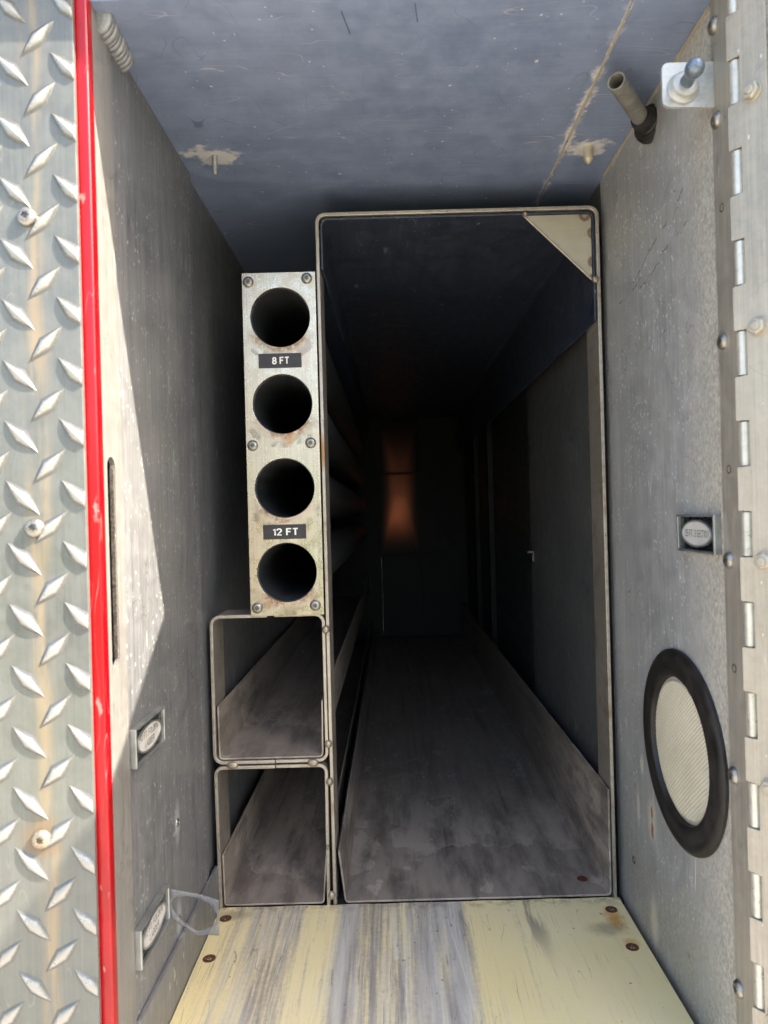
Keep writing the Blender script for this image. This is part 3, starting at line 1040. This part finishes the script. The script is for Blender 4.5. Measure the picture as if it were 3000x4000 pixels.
def weldblob(parent, x, z, r, y=639.6, mat='weld', sx=1.0):
    b = MB()
    R = random.Random(int(x * 7 + z))
    prof = [(r, 1.2), (r * .98, .2), (r * .86, -.9), (r * .6, -1.8), (r * .3, -2.1), (.01, -2.15)]
    b.lathe((x, y, z), (0, 1, 0), prof, 18)
    b.v = [(x + (vx - x) * sx * (1 + R.uniform(-.07, .07)), vy + R.uniform(-.12, .12), z + (vz - z) * (1 + R.uniform(-.07, .07))) for vx, vy, vz in b.v]
    b.build('weld', M[mat], parent, smooth=True)


weldblob(lf, 189.5, 207.0, 3.4)
weldblob(lf, 127.5, 267.6, 2.2)


def tray(name, label, top, bot, closed):
    t = thing(name, label, 'rack frame', 'folding ladder slots left of the tunnel')
    xl, xr, xm = -166.6, -62.6, -110.0
    if closed:
        MB().strap(rounded([(xm - 1, bot), (xl, bot), (xl, top), (xm - 4.5, top)], 9, 7), 3.0, 638.5, 678).build('left_strap', M['strap'], t, bevel=.5, smooth=True)
        MB().strap(rounded([(xm + 1.5, top), (xr, top), (xr, bot), (xm - .6, bot)], 9, 7), 3.0, 639, 678).build('right_strap', M['strap'], t, bevel=.5, smooth=True)
    else:
        MB().strap(rounded([(xl + 2, -358), (xl + .4, top), (xm - .8, top)], 8, 7), 3.0, 638.5, 678).build('left_strap', M['strap'], t, bevel=.5, smooth=True)
        MB().strap(rounded([(xm - .4, top), (xr - 1, top), (xr - 2.2, -358)], 8, 7), 3.0, 639, 678).build('right_strap', M['strap'], t, bevel=.5, smooth=True)
    return t


ut = tray('upper_ladder_slot', 'upper squarish steel hoop below the punched pole plate', -86.6, -221.0, True)
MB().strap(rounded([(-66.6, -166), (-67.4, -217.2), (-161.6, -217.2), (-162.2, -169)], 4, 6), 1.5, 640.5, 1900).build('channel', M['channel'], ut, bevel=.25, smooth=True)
lt = tray('lower_ladder_slot', 'lower open-bottomed steel hoop standing on the yellow plate', -222.6, 0, False)
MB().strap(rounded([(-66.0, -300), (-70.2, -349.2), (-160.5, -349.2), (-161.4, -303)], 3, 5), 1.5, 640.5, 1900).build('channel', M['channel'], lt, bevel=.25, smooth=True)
for x, z, r, sx, pt in ((-62.2, -101.9, 3.6, .95, ut), (-62.6, -204.8, 3.6, .95, ut), (-62.4, -238.8, 3.6, .9, lt), (-63.2, -341.2, 3.9, .85, lt),
                        (-149.4, -221.6, 3.8, 1.5, ut), (-76.9, -221.2, 3.6, 1.5, ut), (-65.4, -297.5, 2.4, .6, lt)):
    weldblob(pt, x, z, r, 638.4, 'weld', sx)

# ------------------------------------------------------------------ pole plate and tubes
pp = thing('pole_holder', 'upright metal plate with four round pole holes and two length tags', 'pole holder')
circ = lambda cx, cz, r, k=56: [(cx + r * math.cos(-i * 2 * math.pi / k), cz + r * math.sin(-i * 2 * math.pi / k)) for i in range(k)]
HZ = (179.0, 101.5, 26.3, -49.2)
MB().slab([[(-128.4, -87.6), (-62.8, -87.6), (-62.8, 219.2), (-128.4, 219.2)]] + [circ(-95, z, 26.7) for z in HZ],
          lambda u, v, t: (u, 634.5 + t, v), 3.2).build('face_plate', M['pole'], pp, bevel=.35)
for z in HZ:
    MB().tube((-95, 638.6, z), (-95, 1820, z), 30.0, 40, hollow=26.0).tube((-95, 1815, z), (-95, 1822, z), 27.5, 40).build('tube', M['tubein'], pp, smooth=True)
for i, (x, z) in enumerate(((-122.6, 211), (-70.2, 213), (-122.4, 65), (-70.6, 66), (-122.2, -80.2), (-70.4, -79.2))):
    screw(pp, (x, 634.4, z), (0, -1, 0), 4.9, 'steel', i * .5)
for txt, z, wd in (('8 FT', 140.2, 14.6), ('12 FT', -12.8, 22.5)):
    tg = MB().box(-115.2, -76.8, 634.0, 634.4, z - 6.5, z + 6.5).build('tag', M['tape'], pp, bevel=.15)
    text('lettering', txt, 6.0, M['white'], tg, (-95.4, 633.9, z), (1, 0, 0), (0, 0, 1), wd, .2)

# ------------------------------------------------------------------ yellow skid plate
sp = thing('skid_plate', 'scuffed pale yellow plastic plate at the compartment mouth', 'skid plate')
b = MB()
nx = 24
top = [(LX + 4 + i * (195.4 - LX - 4) / nx, 639.6 + math.sin(i * 1.7) * .5 + (i % 3) * .2) for i in range(nx + 1)]
b.slab([[(LX + 4, 415), (195.4, 415)] + top[::-1]], lambda u, v, t: (u, v, BZ - t), 12)
b.build('plate', M['skid'], sp, bevel=.9)
for i, (x, y) in enumerate(((182.5, 620), (182.5, 566), (-155, 622), (-155, 566))):
    o = MB().lathe((0, 0, 0), (0, 0, 1), [(5.2, -.3), (5.2, .25), (4.4, .35), (1.9, .1), (1.7, -.6), (.01, -.7)], 20).build('screw', M['rust'], sp, smooth=True)
    o.location = (x * MM, y * MM, BZ * MM)
    q = MB().box(-3.2, 3.2, -.5, .5, .1, .45).box(-.5, .5, -3.2, 3.2, .1, .45).build('cross_slot', M['recess'], o)
    q.rotation_euler = (0, 0, .4 + i)
MB().lathe((170, 668, -347.4), (0, 0, 1), [(5, -1), (4.8, .4), (2, .3), (.01, .2)], 20).build('channel_screw', M['rust'], lf, smooth=True)

# ------------------------------------------------------------------ label plates
def label_plate(name, label, o, u, lines, size, wd, rim=True):
    """o centre on the wall; u reading direction; 57 x 25 mm"""
    u, v = Vector(u), Vector((0, 0, 1))
    wv = u.cross(v)
    o = Vector(o)
    t = thing(name, label, 'label plate')
    at = lambda a, c, d: tuple(o + u * a + v * c + wv * d)
    L, H = 28.5, 12.4
    out = [(-L, -H), (L, -H), (L, H), (-L, H)]
    inn = [(-L + 2.2, -H + 1.6), (L - 2.2, -H + 1.6), (L - 2.2, H - 1.6), (-L + 2.2, H - 1.6)]
    MB().slab([out, inn[::-1]], lambda a, c, d: at(a, c, 5 - d), 5).build('frame', M['chrome'], t, bevel=.7)
    MB().slab([inn], lambda a, c, d: at(a, c, 2.6 - d), 2.5).build('face', M['black'], t)
    el = lambda a, c: [(a * math.cos(i * math.pi / 20), c * math.sin(i * math.pi / 20)) for i in range(40)]
    ring = MB().slab([el(22.6, 8.9), el(21.2, 7.8)[::-1]], lambda a, c, d: at(a, c, 4.0 - d), 1.4)
    ring.build('oval_rim', M['chrome'], t, bevel=.4, smooth=True)
    MB().slab([el(21.4, 8.0)], lambda a, c, d: at(a, c, 3.3 - d), .7).build('oval_label', M['oval'], t)
    text('lettering', lines, size, M['ink'], t, at(0, 0, 3.32), u, v, wd, .13)
    return t


label_plate('ladder_label', 'silver oval label plate on left wall, upper of two, beside upper hoop', (LX, 471.5, -142.5), (0, 1, 0), '12 FT. FOLDING\nLADDER', 4.3, 34)
label_plate('ladder_label', 'silver oval label plate low on left wall by the yellow plate', (LX, 471, -268), (0, 1, 0), '12 FT. FOLDING\nLADDER', 4.3, 34)
label_plate('ladder_label', 'silver oval label plate on right wall above the round light', (RX, 460.5, -17.6), (0, -1, 0), '35 FT. 3 SECTION', 4.6, 35)

# clear film peeled off the lower label
pf = MB()
nu = 22
outer, hole = [], []
x0, x1 = -165.0, -131.2
rows = []
def film_pt(s, t):
    # s along (0 wall .. 1 tip), t across (0 bottom .. 1 top)
    x = x0 + (x1 - x0) * s
    zt = -260.6 - 12.4 * s ** .8
    zb = -280.5 - 17.0 * min(1, s * 1.9) ** 1.0 + 0.4 * s
    z = zb + (zt - zb) * t
    y = 503 + 9 * math.sin(s * 1.6) - 4 * s * s + 1.5 * (t - .5)
    return (x, y, z)
ring_n = 48
vo, vi = [], []
for i in range(ring_n):
    a = 2 * math.pi * i / ring_n
    ca, sa = math.cos(a), math.sin(a)
    k = 1 / max(abs(ca), abs(sa))
    vo.append(film_pt(.5 + .5 * k * ca, .5 + .5 * k * sa))
    vi.append(film_pt(.49 + .455 * ca, .5 + .40 * sa))
pf.add(vo + vi, [(i, (i + 1) % ring_n, ring_n + (i + 1) % ring_n, ring_n + i) for i in range(ring_n)])
fo = pf.build('label_film', M['film'], smooth=True, label='clear plastic film with oval cut-out peeling off the low left label', category='plastic film')
sm = fo.modifiers.new('thick', 'SOLIDIFY')
sm.thickness = .0006

# ------------------------------------------------------------------ round light on the right wall
rl = thing('round_light', 'round ribbed lens light in thick black rubber ring on right wall', 'light')
cy, cz = 500.5, -170.5
prof = [(66, -1), (67.5, .8), (67.4, 3.0), (65.8, 4.8), (63.0, 5.6), (60.6, 5.2), (58.8, 5.3), (54, 6.0), (50.6, 5.8), (49.2, 4.8), (48.4, 2.0), (48.0, -.5)]
prof = [(r_ * 1.03, h_ * .8) for r_, h_ in prof]
g = MB().lathe((RX, cy, cz), (-1, 0, 0), prof, 72)
g.f = g.f[:-2]
g.build('rubber_ring', M['rubber'], rl, smooth=True)
ln = MB()
G, RL = 200, 49.8
idx = {}
vs, fs = [], []
for i in range(G + 1):
    for j in range(G + 1):
        a, c = -RL + 2 * RL * i / G, -RL + 2 * RL * j / G
        rr = math.hypot(a, c)
        if rr <= RL:
            e = min(1, max(0, (RL - 2.5 - rr) / 1.0))
            rib = abs(math.sin((a * .64 + c * .77) * math.pi / 2.35)) * 1.25 + abs(math.sin((a * .9 - c * .43) * math.pi / 2.1)) * .2
            h = .4 + 1.6 * (1 - (rr / RL) ** 2) + e * rib
            idx[i, j] = len(vs)
            vs.append((RX - h, cy + a, cz + c))
for i in range(G):
    for j in range(G):
        q = [(i, j), (i + 1, j), (i + 1, j + 1), (i, j + 1)]
        if all(k in idx for k in q):
            fs.append(tuple(idx[k] for k in q))
ln.add(vs, fs).build('lens', M['lens'], rl, smooth=False)

# ------------------------------------------------------------------ ball stud bracket
bs = thing('ball_stud_bracket', 'pale bracket with blue-grey ball stud at upper right', 'bracket')
out = rounded([(200.2, 238), (171, 238.6)], 1)
corner = lambda cx, cz, r, a0: [(cx + r * math.cos(a0 + k * math.pi / 10), cz + r * math.sin(a0 + k * math.pi / 10)) for k in range(6)]
poly = [(200.3, 238), (200.3, 265.4)] + corner(172.5, 261.4, 4, math.pi / 2) + corner(172.5, 243, 4, math.pi)
MB().slab([poly], lambda u, v, t: (u, 424 + t, v), 2.2).build('bracket', M['zinc'], bs, bevel=.6)
ax = (-.02, -1, .06)
MB().lathe((180.6, 424, 249.6), ax, [(9.6, 0), (9.4, 1.2), (8.2, 2.2), (7.6, 5.2), (6.4, 6.0), (4.6, 6.2), (.01, 6.2)], 28).build('nut', M['zinc'], bs, smooth=True)
MB().lathe((180.6, 424, 249.6), ax, [(4.1, 5), (3.9, 9), (3.6, 10.5), (3.4, 12.5), (4.2, 13.8), (5.1, 15.6), (5.4, 17.6), (5.1, 19.8), (4.2, 21.6), (2.6, 22.8), (.01, 23.2)], 28).build('ball_stud', M['bluesteel'], bs, smooth=True)

# ------------------------------------------------------------------ beige tube out of a black grommet
ct = thing('cable_tube', 'short beige hose stub on a black rubber grommet below the ceiling', 'hose stub')
MB().lathe((RX, 527, 285), (-1, -.75, 0), [(14, -1), (13.8, 1.6), (12.4, 3.0), (12, 4.4), (10.4, 4.8), (10, 6.4), (8.6, 7), (8.2, 13), (7.4, 15), (.01, 15.2)], 28).build('grommet', M['rubber'], ct, smooth=True)
MB().tube((189, 518, 285.6), (157.5, 473.5, 285), 6.0, 24, hollow=4.9).build('hose', M['tube'], ct, smooth=True)

# ------------------------------------------------------------------ ceiling fasteners
st = MB()
prof = [(2.3, -1)]
for i in range(9):
    prof += [(2.5, 1 + i * 1.6), (1.9, 1.8 + i * 1.6)]
prof += [(1.4, 15.6), (.01, 15.8)]
st.lathe((-139, 590, TZ), (0, 0, -1), prof, 14)
st.build('threaded_stud', M['coin'], label='threaded stud poking through the ceiling near the left wall', category='stud', smooth=True)
MB().lathe((172.6, 594, TZ), (0, 0, -1), [(4.2, -1), (4.2, 5), (4.1, 8), (3.4, 10.5), (1.8, 12.6), (.01, 13.6)], 20).build(
    'acorn_nut', M['gusset'], label='bullet-shaped nut hanging from the ceiling near the right wall', category='nut', smooth=True)

# ------------------------------------------------------------------ piano hinge and open door
HXp, HYp = 201.6, 402.0
dv = Vector((.53, -.848, 0)).normalized()
nv = Vector((-dv.y * -1, 0, 0))
nv = Vector((dv.y, -dv.x, 0)).normalized()       # inner face normal, towards the camera and left
hg = thing('piano_hinge', 'long continuous steel hinge down the right edge of the opening', 'hinge')
hz0, hz1 = -330.0, 305.0
MB().box(RX - 1.4, RX + .4, 404.6, 427.4, hz0, hz1).build('jamb_leaf', M['leaf'], hg, bevel=.3)


def at_door(t, z, o):
    p = Vector((HXp, HYp, z)) + dv * t + nv * o
    return tuple(p)


k = 0
pitch = 25.5
zc = 238.6 + 25.5 * 2
edge = []
barrel0 = None
z = zc + 12.75
notch = True
lo = 4.4     # leaf starts here beside the notches
pts_left = []
while z > hz0:
    z2 = max(z - pitch, hz0)
    if notch:
        pts_left += [(lo, z), (lo, z2)]
        o = MB().tube((HXp, HYp, z2 + .5), (HXp, HYp, z - .5), 3.1, 18).build('knuckle', M['barrel'], hg, smooth=True)
    else:
        pts_left += [(-3.2, z - .4), (-3.2, z2 + .4)]
        o = MB().tube((HXp, HYp, z2 + .5), (HXp, HYp, z - .5), 2.6, 18).build('knuckle', M['hinge'], hg, smooth=True)
    z = z2
    notch = not notch
poly = pts_left + [(19.5, hz0), (19.5, zc + 12.75)]
MB().slab([poly], lambda u, v, t: at_door(u, v, 2.4 + t), 1.3).build('door_leaf', M['hinge'], hg, bevel=.25)
for i, (y, z) in enumerate(((426.1, 285.1), (425.4, 228.6), (424.8, 97.2), (424.7, -32.2), (425.6, -160.0), (426.5, -287.5))):
    screw(hg, (RX - 1.4, y - 4.5, z), (-1, 0, 0), 5.0, 'steel', i * .4)
for i, (y, z) in enumerate(((418, 175.4), (418, 21.3), (418, -96))):
    MB().lathe((RX - 1.35, y, z), (-1, 0, 0), [(2.6, -.6), (2.6, .12), (2.0, .14), (1.9, -.4), (.01, -.45)], 18).build('screw_hole', M['rubber'], hg, smooth=True)
hexm = None
for i, z in enumerate((227, 98, -31, -156, -283)):
    p = Vector(at_door(11.5, z, 3.7))
    o = MB().lathe((0, 0, 0), (0, 0, 1), [(5.6, 0), (5.6, .8)], 24).lathe((0, 0, .8), (0, 0, 1), [(4.9, 0), (4.9, 2.6), (4.2, 3.2)], 6).lathe(
        (0, 0, 3.2), (0, 0, 1), [(2.5, 0), (2.5, 1.4), (2.0, 1.9)], 16).build('nut', M['hinge'], hg, bevel=.3)
    o.matrix_local = Matrix.Translation(p * MM) @ nv.to_track_quat('Z', 'Y').to_matrix().to_4x4() @ Matrix.Rotation(i * .8, 4, 'Z')

door = thing('compartment_door', 'edge of the open compartment door at the far right', 'door')
dw, dt = 375.0, 26.0
ring = [(0, .8), (dw, .8), (dw, -dt), (4, -dt)]
b = MB()
vs = []
for zz in (-345.0, 308.0):
    for t, o in ring:
        vs.append(at_door(t + 2, zz, o))
b.add(vs, [(0, 1, 2, 3), (4, 7, 6, 5), (0, 4, 5, 1), (1, 5, 6, 2), (2, 6, 7, 3), (3, 7, 4, 0)])
b.build('door_panel', M['wall_r'], door, bevel=1.0)
